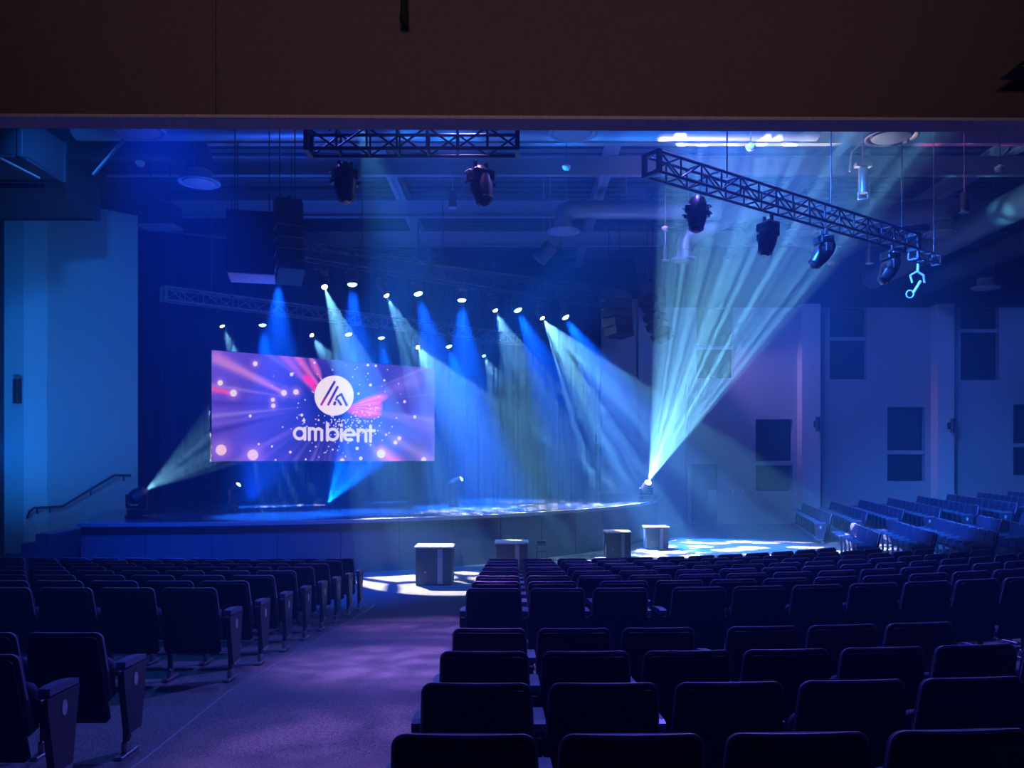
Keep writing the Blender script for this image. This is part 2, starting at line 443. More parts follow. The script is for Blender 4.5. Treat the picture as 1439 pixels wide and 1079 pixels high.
# map to the picture's own drawing plane (x right, y down)
fr = 27.23 * uu / (22.69 * (1 - uu) + 27.23 * uu)
px = 105 + fr * 1255
yt = 258 + fr * 107
py = 875 - vv * (875 - yt)
ctr = np.array([800., 560.])
dx, dy = px - ctr[0], py - ctr[1]
rad = np.hypot(dx, dy) / 500; ang = np.arctan2(dy, dx)
def lerp(a, b, t): return a[None, None, :] * (1 - t[..., None]) + b[None, None, :] * t[..., None]
def col(r, g, b): return (np.array([r, g, b]) / 255.0) ** 2.2
C = lerp(col(8, 38, 150), col(98, 80, 222), np.clip(rad * .80 - .08, 0, 1))
low = np.clip((py - 600) / 200, 0, 1) * np.clip(1 - abs(px - 620) / 420, 0, 1)
C = C * (1 - .5 * low[..., None])
rng = np.random.RandomState(5)
for k in range(46):
    a = rng.uniform(-math.pi, math.pi); wd = rng.uniform(.008, .05); st_ = rng.uniform(.12, .6)
    da = np.abs((ang - a + math.pi) % (2 * math.pi) - math.pi)
    m_ = np.exp(-(da / wd) ** 2) * np.clip((rad - .25) * 1.6, 0, 1) * st_ * np.clip(.35 + rad * .5, 0, 1)
    if -2.2 < a < -.4: m_ = m_ * .5
    tgt = col(165, 145, 245) if k % 3 else col(20, 25, 150)
    C = C * (1 - m_[..., None]) + tgt * m_[..., None]
def seg(x0, y0, x1, y1):
    ex, ey = x1 - x0, y1 - y0; l2 = ex * ex + ey * ey
    t = np.clip(((px - x0) * ex + (py - y0) * ey) / l2, 0, 1)
    return np.hypot(px - x0 - t * ex, py - y0 - t * ey), t
def blend(m_, c):
    global C
    m_ = np.clip(m_, 0, 1); C = C * (1 - m_[..., None]) + c * m_[..., None]
for (x0, y0, x1, y1, w0, w1, c, k) in [
    (130, 300, 512, 497, 34, 9, col(205, 140, 225), .75), (105, 475, 228, 497, 17, 12, col(240, 90, 170), .85),
    (510, 290, 700, 500, 26, 10, col(190, 110, 240), .7), (590, 300, 715, 470, 22, 8, col(235, 120, 225), .8), (665, 300, 735, 450, 12, 4, col(230, 130, 230), .8),
    (930, 560, 1250, 430, 8, 46, col(140, 120, 245), .55), (980, 590, 1360, 700, 8, 26, col(130, 110, 245), .5), (580, 700, 250, 875, 6, 40, col(120, 90, 220), .35),
    (1060, 815, 1140, 885, 20, 34, col(250, 120, 200), .9)]:
    dd, t = seg(x0, y0, x1, y1); blend(k * np.exp(-(dd / (w0 + (w1 - w0) * t)) ** 2), c)
for (cx, cy, rx, ry, an, c, k) in [(655, 430, 44, 22, .75, col(255, 60, 190), 1.), (690, 480, 30, 12, .9, col(255, 50, 170), .9), (1000, 545, 95, 26, -.28, col(255, 90, 190), .9), (960, 600, 95, 34, .18, col(240, 20, 200), 1.), (1030, 580, 34, 44, .3, col(250, 70, 190), .9), (1000, 600, 30, 22, 0, col(255, 110, 120), .6), (690, 360, 22, 60, -.5, col(225, 110, 225), .5)]:
    ca, sa = math.cos(an), math.sin(an); ex = (px - cx) * ca + (py - cy) * sa; ey = -(px - cx) * sa + (py - cy) * ca
    blend(k * np.clip(1.4 - (ex / rx) ** 2 - (ey / ry) ** 2, 0, 1), c)
for k in range(9):   # veins in the pink shape
    dd, t = seg(905, 560 + k * 4, 1060, 500 + k * 17); blend(.5 * np.exp(-(dd / 2.2) ** 2) * (t < 1), col(255, 150, 200) if k % 2 else col(120, 20, 170))
dots = [(350, 335, 13), (153, 440, 15), (228, 497, 19), (512, 497, 16), (580, 492, 15), (450, 535, 11), (452, 568, 12), (322, 624, 8), (158, 812, 30), (337, 840, 30), (613, 620, 8), (548, 825, 7),
        (370, 780, 6), (445, 793, 6), (1000, 455, 8), (1192, 548, 8), (1250, 632, 9), (1162, 750, 11), (1140, 773, 11), (932, 503, 7), (555, 395, 10), (685, 330, 7), (1078, 430, 6), (985, 345, 7),
        (1030, 350, 7), (925, 805, 9), (945, 860, 10), (1300, 868, 14), (505, 686, 4), (1088, 730, 6), (840, 872, 12), (635, 865, 5), (1060, 835, 24), (465, 868, 5), (625, 650, 8), (1105, 720, 4)]
for k in range(150):
    a = rng.uniform(.05, 3.0); rr = abs(rng.normal(0, 1)) * 105 + 45
    dots.append((840 + math.cos(a) * rr * 1.15, 600 + math.sin(a) * rr, rng.uniform(2.0, 4.6)))
for k in range(50):
    a = rng.uniform(-3.14, 3.14); rr = rng.uniform(120, 330)
    dots.append((800 + math.cos(a) * rr * 1.2, 560 + math.sin(a) * rr, rng.uniform(2.0, 4)))
for (cx, cy, r) in dots:
    dd = np.hypot(px - cx, py - cy)
    if r > 10: blend(.45 * np.exp(-(dd / (r * 1.7)) ** 2), col(210, 150, 250))
    blend((r + 1.5 - dd) / 3, col(232, 226, 255) if r < 25 else col(240, 205, 245))
# logo disc and bars
dd = np.hypot(px - 795, py - 513); blend((112 - dd) / 3, col(240, 238, 255))
for (x0, y0, x1, y1, w_) in [(723, 562, 797, 438, 8), (762, 562, 812, 470, 8), (812, 470, 814, 466, 8), (797, 560, 800, 552, 9), (806, 535, 812, 520, 7), (812, 520, 835, 505, 7), (835, 505, 866, 566, 8), (818, 540, 833, 562, 8)]:
    dd, t = seg(x0, y0, x1, y1); cc = col(40, 30, 140) if py is None else None
    mm = np.clip((w_ - dd) / 2.5, 0, 1); pk = np.clip((py - 500) / 60, 0, 1)[..., None] * np.clip((800 - px) / 60, 0, 1)[..., None]
    bc = col(44, 36, 150)[None, None] * (1 - pk) + col(190, 30, 170)[None, None] * pk
    C = C * (1 - mm[..., None]) + bc * mm[..., None]
# the word "ambient"
TW = col(226, 222, 246); HW = 8.2
def strokes(dd): blend((HW - dd) / 2.5 + .5, TW)
def yb(x): return 722 + (x - 600) * .03
def vst(x, y0, y1): dd, t = seg(x, yb(x) + y0, x, yb(x) + y1); strokes(dd)
def ring(cx, r=29, gap=None):
    ex, ey = px - cx, py - yb(cx); rr = np.hypot(ex, ey); dd = np.abs(rr - r)
    if gap is not None:
        an = np.arctan2(ey, ex); dd = np.where((an > gap[0]) & (an < gap[1]), 99, dd)
    strokes(dd)
def arch(xa, xb):
    r = (xb - xa) / 2; cx = (xa + xb) / 2; cy = yb(cx) - 29 + r
    ex, ey = px - cx, py - cy; dd = np.where(ey <= 0, np.abs(np.hypot(ex, ey) - r), 99); strokes(dd)
    dd, t = seg(xb, cy, xb, yb(xb) + 32); strokes(dd)
ring(600); vst(630, -30, 32)
vst(655, -30, 32); arch(655, 690); arch(690, 725)
vst(757, -58, 32); ring(787)
vst(836, -29, 32); dd = np.hypot(px - 836, py - (yb(836) - 52)); blend((10 - dd) / 2, TW)
ring(881, 29, (.12, .85)); dd, t = seg(854, yb(881), 908, yb(881)); strokes(dd)
vst(930, -30, 32); arch(930, 974)
vst(1000, -52, 32); dd, t = seg(985, yb(990) - 27, 1022, yb(1022) - 27); strokes(dd)
C = np.clip(C, 0, 1)
me = bpy.data.meshes.new('picture')
P = np.stack([uu * SWD, np.zeros_like(uu) - .052, vv * HS], -1).reshape(-1, 3)
ii = np.arange(NX * NY); r_ = ii // NX; c_ = ii % NX; v0 = r_ * (NX + 1) + c_
Fc = np.stack([v0, v0 + 1, v0 + NX + 2, v0 + NX + 1], -1)
me.from_pydata(P.tolist(), [], Fc.tolist())
ca = me.color_attributes.new('picture', 'FLOAT_COLOR', 'POINT')
ca.data.foreach_set('color', np.concatenate([C.reshape(-1, 3), np.ones((C.size // 3, 1))], 1).astype(np.float32).ravel())
pm = bpy.data.materials.new('led_picture'); pm.use_nodes = True; t = pm.node_tree; t.nodes.clear()
o_ = t.nodes.new('ShaderNodeOutputMaterial'); e_ = t.nodes.new('ShaderNodeEmission'); at_ = t.nodes.new('ShaderNodeAttribute'); at_.attribute_name = 'picture'
e_.inputs['Strength'].default_value = 1.0
t.links.new(at_.outputs['Color'], e_.inputs['Color']); t.links.new(e_.outputs[0], o_.inputs[0]); me.materials.append(pm)
scr = empty('video_screen', (SA.x, SA.y, zb), yawS, 'large purple video wall showing a round logo and the word ambient', 'screen')
MB().box((SWD / 2, 0, HS / 2), (SWD + .02, .1, HS + .02)).build('cabinet_frame', fix_m, scr)
po = bpy.data.objects.new('picture', me); COL.objects.link(po); po.parent = scr
for f_ in (.08, .36, .64, .92):
    MB().cyl((SWD * f_, .02, HS), (SWD * f_, .02, 11.1 - zb), .012, n=6).build('hanging_cable', truss_m, scr)

# ------------------------------------------------------------------ trusses
def truss(name, p0, p1, size, label, nb, m=truss_m, drops=(.1, .9), rad=.025, plates=True, group=None, h=None):
    p0, p1 = Vector(p0), Vector(p1); d = p1 - p0; Lh = d.length; yaw = math.atan2(d.y, d.x); hh = (h or size) / 2; s = size / 2
    r = empty(name, p0, yaw, label, 'truss', group)
    for j in (-1, 1):
        for k in (-1, 1):
            MB().cyl((0, j * s, k * hh), (Lh, j * s, k * hh), rad, n=8).build('chord', m, r)
    br = MB(); st_ = Lh / nb; t_ = rad * .62
    for i in range(nb + 1):
        x = st_ * i
        for j in (-1, 1): br.cyl((x, j * s, -hh), (x, j * s, hh), t_, n=6)
        for k in (-1, 1): br.cyl((x, -s, k * hh), (x, s, k * hh), t_, n=6)
        if i < nb:
            for j in (-1, 1):
                a_, b_ = (-hh, hh) if (i + (j > 0)) % 2 else (hh, -hh)
                br.cyl((x, j * s, a_), (x + st_, j * s, b_), t_, n=6)
    br.build('bracing', m, r)
    if plates:
        for x in (0, Lh):
            e = MB()
            for j in (-1, 1): e.box((x, j * s, 0), (rad * 2.6, rad * 2.6, 2 * hh + rad * 2))
            for k in (-1, 1): e.box((x, 0, k * hh), (rad * 2.6, size + rad * 2, rad * 2.4))
            e.build('end_frame', m, r)
    for f_ in drops:
        MB().cyl((Lh * f_, 0, hh), (Lh * f_, 0, 11.1 - p0.z), .012, n=6).build('hanging_cable', m, r)
    return r
TZ = at(0, 199, 11.9).z
truss('lighting_truss', (at(434, 199, 11.9).x, 11.9, TZ), (at(727, 199, 11.9).x, 11.9, TZ), .30, 'short black box truss straight under the bulkhead carrying two moving heads', 7)
truss('lighting_truss', (2.05, 12.6, 6.98), (8.12, 17.2, 6.98), .30, 'long black box truss slanting away at upper right carrying four moving heads', 16, drops=(.23, .62, .95))
UZ = 7.85
U0 = Vector((-6.75, 20.2, UZ)); U1 = Vector((2.6, 27.95, UZ))
truss('lighting_truss', U0, U1, .42, 'black truss over the stage front holding the upper line of lamps', 26, truss_m, (.12, .5, .88), rad=.024)
L0_ = Vector((-9.52, 22.75, 7.03)); L1_ = Vector((.2, 31.6, 7.03))
truss('lighting_truss', L0_, L1_, .35, 'purple-lit truss behind the screen holding the lower line of lamps', 26, trussl_m, (.1, .5, .9), rad=.026)

# ------------------------------------------------------------------ stage lights
def light(name, p, d, ang, power, colr, gobo=None, seed=0, blend=.15, lo=.15, hi=4.0, r=.02, parent=None, t0=.18, t1=.38, warp=0.0):
    Lg = bpy.data.lights.new(name, 'SPOT'); Lg.energy = power; Lg.color = colr; Lg.spot_size = R(ang); Lg.spot_blend = blend; Lg.shadow_soft_size = r
    ob = bpy.data.objects.new(name, Lg); COL.objects.link(ob); ob.location = p
    ob.rotation_euler = Vector(d).to_track_quat('-Z', 'Y').to_euler()
    if gobo:
        Lg.use_nodes = True; t = Lg.node_tree; e = t.nodes['Emission']
        tc = t.nodes.new('ShaderNodeTexCoord'); sx = t.nodes.new('ShaderNodeSeparateXYZ'); t.links.new(tc.outputs['Normal'], sx.inputs[0])
        cb = t.nodes.new('ShaderNodeCombineXYZ')
        for i in range(3): t.links.new(sx.outputs[2], cb.inputs[i])
        dv = t.nodes.new('ShaderNodeVectorMath'); dv.operation = 'DIVIDE'; t.links.new(tc.outputs['Normal'], dv.inputs[0]); t.links.new(cb.outputs[0], dv.inputs[1])
        ad = t.nodes.new('ShaderNodeVectorMath'); ad.operation = 'ADD'; ad.inputs[1].default_value = (seed * 3.13 + 20, seed * 1.71 + 20, 0); t.links.new(dv.outputs[0], ad.inputs[0])
        src = ad.outputs[0]
        if warp:
            nz = t.nodes.new('ShaderNodeTexNoise'); nz.inputs['Scale'].default_value = gobo * .8; t.links.new(src, nz.inputs['Vector'])
            sc_ = t.nodes.new('ShaderNodeVectorMath'); sc_.operation = 'SCALE'; sc_.inputs['Scale'].default_value = warp; t.links.new(nz.outputs['Color'], sc_.inputs[0])
            a2 = t.nodes.new('ShaderNodeVectorMath'); a2.operation = 'ADD'; t.links.new(src, a2.inputs[0]); t.links.new(sc_.outputs[0], a2.inputs[1]); src = a2.outputs[0]
        vo = t.nodes.new('ShaderNodeTexVoronoi'); vo.inputs['Scale'].default_value = gobo; vo.voronoi_dimensions = '2D'; t.links.new(src, vo.inputs['Vector'])
        if warp: vo.feature = 'DISTANCE_TO_EDGE'
        mr = t.nodes.new('ShaderNodeMapRange'); mr.inputs[1].default_value = t0; mr.inputs[2].default_value = t1
        mr.inputs[3].default_value, mr.inputs[4].default_value = (lo, hi) if warp else (hi, lo)
        t.links.new(vo.outputs['Distance'], mr.inputs[0]); t.links.new(mr.outputs[0], e.inputs['Strength'])
    return ob

def head_mesh(s, kind):
    h = MB()
    if kind == 'wash':
        h.lathe([(.10 * s, -.20 * s), (.16 * s, -.12 * s), (.19 * s, .02 * s), (.19 * s, .12 * s), (.17 * s, .15 * s)], 20)
    else:
        h.lathe([(.07 * s, -.26 * s), (.13 * s, -.20 * s), (.165 * s, -.05 * s), (.16 * s, .10 * s), (.13 * s, .24 * s), (.115 * s, .30 * s)], 20)
    return h
def fixture(lp, d, label, hang=True, kind='spot', lens=None, s=1.0, top=None, group=None, name='moving_head_light'):
    """lp: lens position; d: beam direction; the head hangs from (or stands on) a base"""
    d = Vector(d).normalized(); lp = Vector(lp); fr = .15 if kind == 'wash' else .30
    piv = lp - d * (fr + .012) * s
    sg = 1 if hang else -1
    arm = (.30 if kind == 'wash' else .34) * s
    base = piv + Vector((0, 0, sg * (arm + .08 * s)))
    if top is not None: base.z = top; arm = abs(base.z - piv.z) - .08 * s
    hd = Vector((d.x, d.y, 0)); yaw = math.atan2(d.y, d.x) - math.pi / 2 if hd.length > .05 else .4
    r = empty(name, base if hang else base - Vector((0, 0, .0)), yaw, label, 'stage light', group)
    q = sg
    # base housing, yoke, head
    MB().box((0, 0, 0), (.34 * s, .26 * s, .15 * s), bev=.02 * s).build('base', fix_m, r)
    yk = MB(); hw = .20 * s
    yk.box((0, 0, -q * .11 * s), (.40 * s, .14 * s, .05 * s), bev=.01)
    for j in (-1, 1):
        yk.box((j * hw, 0, -q * (.11 * s + (arm + .02 - .03 * s) / 2)), (.05 * s, .13 * s, arm + .03 * s), bev=.012)
    yk.build('yoke', fix_m, r)
    dl = Matrix.Rotation(-yaw, 3, 'Z') @ d
    rot = dl.to_track_quat('Z', 'Y').to_matrix().to_4x4()
    M = Matrix.Translation((0, 0, (piv.z - base.z))) @ rot
    h = head_mesh(s, kind).build('head', fix_m, r, M=M)
    rl = (.155 if kind == 'wash' else .10) * s
    ln = MB(); ln.lathe([(rl, (fr - .02) * s), (rl, fr * s + .004), (rl * .85, fr * s + .035 * s), (rl * .5, fr * s + .06 * s)], 20)
    if kind != 'wash':
        MB().lathe([(.12 * s, .28 * s), (.125 * s, .31 * s), (.102 * s, .315 * s)], 20).build('lens_ring', fix_m, h)
    l = ln.build('lens', lens or lens_off, h)
    if lens: l['label'] = 'glowing lens'
    if hang:
        cl = MB()
        for j in (-1, 1): cl.box((j * .09 * s, 0, .13 * s), (.04 * s, .06 * s, .14 * s), bev=.008)
        cl.box((0, 0, .10 * s), (.22 * s, .05 * s, .05 * s))
        cl.build('hanging_clamp', truss_m, r)
        for j in (-1, 1):
            hdl = MB(); hdl.tube([(j * .17 * s, -.06 * s, .03), (j * .22 * s, -.06 * s, .03), (j * .22 * s, .06 * s, .03), (j * .17 * s, .06 * s, .03)], .012 * s, n=6)
            hdl.build('handle', trussl_m, r)
    else:
        MB().box((0, 0, -.10 * s), (.4 * s, .32 * s, .07 * s), bev=.015).build('foot_plate', fix_m, r)
    return r

WC = (.78, .88, 1.0); BC = (.005, .14, 1.0)
uppos = lambda px, py: (px, py)
# white gobo beams: pixel position, depth, aim
def to(px, py, z=0.0):
    Yt = F * (EYE - z) / (py - HY); return at(px, py, Yt)
WL = [(312, 458, 23.75, to(420, 712, 1.2), 26, 9000, 0, 'white beam lamp at the left end of the lower lamp line above the screen'),
      (456, 403, 21.75, to(606, 815), 21, 26000, 5, 'white beam lamp at the left end of the upper lamp line'),
      (543, 415, 22.95, to(690, 718, 1.2), 30, 10000, 0, 'second white beam lamp along the upper lamp line'),
      (438, 471, 25.3, to(600, 716, 1.2), 30, 7500, 0, 'white beam lamp above the left half of the screen, lower line'),
      (587, 488, 27.6, to(735, 716, 1.2), 38, 9500, 0, 'white beam lamp just above the right end of the screen'),
      (696, 436, 25.2, to(812, 712, 1.2), 36, 11000, 0, 'third white beam lamp along the upper line'),
      (762, 447, 26.3, to(1000, 772), 42, 24000, 9, 'white beam lamp at the right end of the upper line'),
      (680, 500, 29.4, to(780, 706, 1.2), 36, 4000, 0, 'small dim beam lamp at the right end of the lower line')]
for i, (x, y, Y, tg, an, pw, gb, lab) in enumerate(WL):
    p = at(x, y, Y); d_ = tg - p
    low_ = i in (0, 3, 4, 7)
    fixture(p, d_, lab, True, 'spot', lens_w if i != 7 else lens_b, .64 if low_ else .8, group='white beam lamps over the stage', top=6.67 if low_ else 7.44)
    light('beam_light', p + d_.normalized() * .075, d_, an, pw, WC, gb or 13, i, **(dict(lo=.0, hi=1.1, t0=.05, t1=.13, warp=.13) if gb == 5 else dict(lo=.08, hi=3.0, t0=.26, t1=.36) if gb else dict(lo=.05, hi=6.5, t0=.14, t1=.27)))
BL = [(391, 394, 20.7, (.15, -.5, -4), 34, 8000, 'blue wash lamp below the hanging speaker column'),
      (495, 400, 22.2, (.3, -.5, -4), 34, 8000, 'blue wash lamp between the first two white lamps, upper line'),
      (588, 413, 23.6, (1.1, -.8, -4), 32, 9000, 'blue wash lamp right of the second white lamp, upper line'),
      (649, 422, 24.4, (.2, -.5, -4), 36, 11000, 'blue wash lamp pointing straight down mid upper line'),
      (728, 436, 25.7, (1.7, -1, -4), 34, 11000, 'blue wash lamp between the last two white lamps, upper line'),
      (795, 446, 26.7, (2.2, -1, -4), 36, 14000, 'blue wash lamp at the far right of the upper line'),
      (369, 457, 24.5, (.5, -.6, -4), 32, 6000, 'blue wash lamp above the left part of the screen'),
      (490, 470, 26.0, (1.2, -.8, -4), 30, 6000, 'blue wash lamp above the logo on the screen'),
      (536, 475, 26.8, (.7, -.8, -4), 30, 6000, 'blue wash lamp above the right half of the screen'),
      (631, 487, 28.4, (1.3, -1, -4), 34, 9000, 'blue wash lamp right of the screen, lower line')]
for i, (x, y, Y, d_, an, pw, lab) in enumerate(BL):
    p = at(x, y, Y)
    fixture(p, d_, lab, True, 'wash', lens_b, .66 if i > 5 else .8, group='blue wash lamps over the stage', top=6.67 if i > 5 else 7.44)
    light('wash_light', p + Vector(d_).normalized() * .075, d_, an, pw * 3.4, BC, r=.09, blend=.6)
    light('core_light', p + Vector(d_).normalized() * .075, d_, 12, pw * .25, (.25, .5, 1), r=.05, blend=.7)

# floor moving heads
def floorhead(p, d_, an, pw, colr, lab, s, gobo, lens, **k):
    r = fixture(p, d_, lab, False, 'spot', lens, s, top=ZS + .137 * s + .004, group='moving heads standing on the stage')
    light('beam_light', Vector(p) + Vector(d_).normalized() * .08, d_, an, pw, colr, gobo, **{**dict(t0=.2, t1=.4), **k})
floorhead((-8.57, 19.35, 1.80), (.05, 4.6, 1.25), 20, 17000, (.95, .95, 1), 'black moving head at the left front corner of the stage, beam going up', 1.05, 22, lens_w, seed=3, lo=.3, hi=4.5, t0=.14, t1=.28)
floorhead(at(335, 681, 21.6), (2.4, -.5, 2.6), 12, 600, BC, 'small blue moving head below the left part of the screen', .72, 12, lens_b, seed=5, lo=.05, hi=4)
floorhead(at(648, 673, 24.0), (3.6, -.6, 1.9), 11, 900, (.25, .6, 1), 'small moving head on stage right of the screen, thin low beam', .72, 12, lens_b, seed=6, lo=.05, hi=4)
floorhead(at(911, 678, 26.3), (1.7, -8.6, 8.0), 28, 56000, (.85, .9, 1), 'moving head at the right end of the stage throwing the tall white beam', .95, 20, lens_w, seed=9, lo=.25, hi=6.5, t0=.14, t1=.27)

# dark moving heads on the near trusses
for (x, y, Y, d_, s_, lab) in [(487, 280, 11.9, (.12, -.25, -1), 1.0, 'unlit moving head on the left of the short straight truss'),
                      (681, 283, 11.9, (.2, -.3, -1), 1.0, 'unlit moving head on the right of the short straight truss'),
                      (978, 322, 13.55, (-.1, -.2, -1), 1.0, 'unlit moving head nearest the left end of the slanting truss'),
                      (1075, 356, 14.6, (-.2, -.1, -1), 1.0, 'second unlit moving head along the slanting truss'),
                      (1144, 372, 15.5, (-.75, -.1, -1), 1.0, 'third unlit moving head along the slanting truss, tilted left'),
                      (1240, 395, 16.7, (-.6, -.1, -1), 1.0, 'unlit moving head at the far end of the slanting truss')]:
    fixture(at(x, y, Y), d_, lab, True, 'spot', None, s_, top=6.98 - .385, group='unlit moving heads on the near trusses')

# ------------------------------------------------------------------ line array speakers
def line_array(p, yaw, n, wd, hgt, dep, curve, label, tilt0=0.0, lit_gm=None):
    r = empty('line_array_speaker', p, yaw, label, 'speaker', 'hanging line arrays')
    MB().box((0, .1, .06), (wd, dep * .8, .06)).box((0, .1, .11), (.08, dep * .9, .06)).build('rigging_frame', truss_m, r)
    M = Matrix.Identity(4); a = tilt0
    pos = Vector((0, 0, 0))
    for k in range(n):
        rot = Matrix.Rotation(a, 4, 'X')
        M = Matrix.Translation(pos) @ rot
        c = MB(); zt, zb2 = -.012, -hgt + .012
        c.prism([(-dep / 2, zt), (dep / 2, zt - .02), (dep / 2, zb2 + .02), (-dep / 2, zb2)], 'x', -wd / 2, wd / 2)
        cb = c.build('cabinet', fix_m, r, M=M)
        MB().box((0, -dep / 2 - .008, -hgt / 2), (wd * .94, .016, hgt * .9), bev=.006).build('grille', lit_gm or fix_m, cb)
        if k % 2 == 0 or n < 6: MB().box((wd / 2 + .004, 0, -hgt / 2), (.008, .08, .05)).build('badge', metalp_m, cb)
        pos = (M @ Vector((0, -dep / 2, -hgt))) ; a2 = a + curve * (k + 1) / n
        # next cabinet shares the front edge line
        R2 = Matrix.Rotation(a2, 4, 'X'); pos = pos - (R2 @ Vector((0, -dep / 2, 0)))
        a = a2
    for sx in (-.3, .3): MB().cyl((sx * wd, .1, .1), (sx * wd, .1, 11.1 - p[2]), .012, n=6).build('hanging_cable', truss_m, r)
    return r
# yaw: cabinet front (-y) turned toward the audience
line_array((-4.68, 17.3, 7.80), R(24), 6, .52, .25, .55, R(-11), 'large curved black line array hanging at the left over the stage front')
r = empty('hanging_subwoofer', (-5.62, 17.95, 6.42), R(14), 'large black box speaker hanging behind the left line array, underside coloured pale as if lit', 'speaker')
MB().box((0, 0, .66), (.98, 1.0, 1.3), bev=.02).build('cabinet', fix_m, r); MB().box((0, 0, -.005), (.94, .96, .02)).build('lit_underside', diff_m, r)['label'] = 'underside coloured pale to look violet-lit'  # pale metal stands in for violet light from below
for sx in (-.35, .35): MB().cyl((sx, 0, 1.3), (sx, 0, 11.1 - 6.47), .012, n=6).build('hanging_cable', truss_m, r)
line_array((3.25, 26.9, 7.9), R(42), 5, .85, .28, .55, R(-6), 'speaker column with grilles coloured as blue-lit hanging right of the stage, left one', lit_gm=ductd_m)  # both right arrays: paler grilles imitate blue light on the fronts
line_array((4.35, 26.5, 7.95), R(62), 6, .8, .26, .55, R(-13), 'curved black line array hanging right of the stage, right one', lit_gm=ductd_m)
r = empty('hanging_speaker', at(226, 321, 21.0), R(-6), 'wide black box speaker hanging left of the curtain beside the blue wall', 'speaker')
MB().box((0, 0, .32), (.86, .5, .5), bev=.02).build('cabinet', fix_m, r); MB().box((0, -.02, .03), (.94, .54, .05), bev=.01).build('bottom_flange', trussl_m, r)
MB().box((0, -.02, .27), (.9, .54, .03), bev=.008).build('rim', truss_m, r)
for sx in (-.25, .25): MB().cyl((sx, 0, .55), (sx, 0, 11.1 - r.location.z), .012, n=6).build('hanging_cable', truss_m, r)
r = empty('hanging_lamp', at(334, 345, 19.5), R(20), 'small clamp-mounted lamp hanging just left of the big line array', 'stage light')
MB().box((0, 0, 0), (.34, .3, .3), bev=.03).build('body', fix_m, r); MB().tube([(-.2, 0, 0), (-.2, 0, .3), (.2, 0, .3), (.2, 0, 0)], .015, n=6).build('yoke', trussl_m, r)
MB().cyl((0, 0, .3), (0, 0, 11.1 - r.location.z), .014, n=6).build('hanging_pipe', truss_m, r)

# ------------------------------------------------------------------ ceiling steel
CB = 10.0
def ibeam(name, a, b, wdt, h, label):
    a, b = Vector(a), Vector(b); Lb = (b - a).length; yaw = math.atan2(b.y - a.y, b.x - a.x)
    m_ = MB(); m_.box((Lb / 2, 0, .012), (Lb, wdt, .024)).box((Lb / 2, 0, h - .012), (Lb, wdt, .024)).box((Lb / 2, 0, h / 2), (Lb, .03, h))
    o = m_.build(name, steel_m); o.location = a; o.rotation_euler = (0, 0, yaw); o['kind'] = 'structure'; return o
for k, Yb in enumerate((19.9, 22.1, 25.9, 29.4)):
    ibeam('ceiling_beam_%d' % (k + 1), (-13, Yb, CB), (24, Yb, CB), .16, .5, '')
for k, Xb in enumerate((-3.5, 2.55, 8.4, 13.0)):
    ibeam('ceiling_beam_%d' % (k + 5), (Xb, 7.5, CB + .52), (Xb, 35, CB + .52), .3, .45, '')
dk = MB()
for k in range(60): dk.box((5, 7.2 + k * .48, 11.06), (37, .16, .07))
struct('ceiling_decking', dk, ceil_m)

# ------------------------------------------------------------------ ducts and diffusers
def duct(pts, r, label, m=duct_m, ribs=.02, name='air_duct', step=.16):
    pts = [Vector(p) for p in pts]; fine = []
    # round the corners
    path = [pts[0]]
    for i in range(1, len(pts) - 1):
        va, vb = pts[i - 1] - pts[i], pts[i + 1] - pts[i]; a = pts[i] + va.normalized() * min(r * 1.6, va.length * .6); b = pts[i] + vb.normalized() * min(r * 1.6, vb.length * .6)
        for k in range(7):
            t_ = k / 6; path.append(a * (1 - t_) ** 2 + pts[i] * 2 * t_ * (1 - t_) + b * t_ ** 2)
    path.append(pts[-1])
    for a, b in zip(path[:-1], path[1:]):
        n = max(1, int((b - a).length / step))
        for k in range(n): fine.append(a + (b - a) * k / n)
    fine.append(path[-1])
    o = MB().tube(fine, r, n=20, ribs=ribs).build(name, m)
    a_, b_ = path[0], path[-1]
    for f_ in (.12, .6):
        q_ = a_ + (pts[1] - a_) * f_
        if q_.z + r < 11.0: MB().cyl((q_.x, q_.y, q_.z + r * .9), (q_.x, q_.y, 11.1), .01, n=6).build('hanger_rod', steel_m, o)
    return tag(o, label, 'duct', 'ceiling air ducts')
def diffuser(p, rad, label, m=diff_m, neck=.3):
    r = empty('round_diffuser', p, 0, label, 'ceiling diffuser', 'round ceiling diffusers')
    MB().lathe([(rad * .55, neck), (rad * .6, .12), (rad * .98, .05), (rad, 0), (rad * .94, -.015), (rad * .84, .02), (rad * .8, .035)], 36).build('cone', m, r)
    MB().cyl((rad * .1, -rad * .93, .05), (rad * .1, -rad * .93, 11.08 - p.z), .008, n=6).build('hanger_rod', steel_m, r)
    MB().lathe([(rad * .74, .012), (rad * .76, -.0), (rad * .70, -.018), (.02, -.03)], 36).build('inner_disc', m, r)
    return r
duct([(-9.6, 18.35, 9.82), (6.6, 18.35, 9.82)], .3, 'long round spiral duct running across just under the bulkhead', duct_m, .02)
duct([(-10.3, 19.5, 9.8), (-7.34, 19.5, 9.8), at(280, 237, 19.5)], .3, 'short dark round duct at upper left bending down to a diffuser', ductd_m, 0)
duct([at(1012, 296, 25.0), at(792, 294, 24.9), at(792, 311, 24.9)], .27, 'horizontal round duct above the white lamps, elbow at its left end', duct_m, .02)
duct([at(1075, 296, 25.4), at(1038, 300, 25.4), at(963, 334, 26.0), at(963, 352, 26.0)], .25, 'bent round duct crossing behind the tall beam', duct_m, .03)
duct([at(1190, 312, 24.0), at(1322, 294, 24.0), at(1322, 313, 24.0)], .33, 'ribbed round duct at right of the slanting truss end', duct_m, .05)
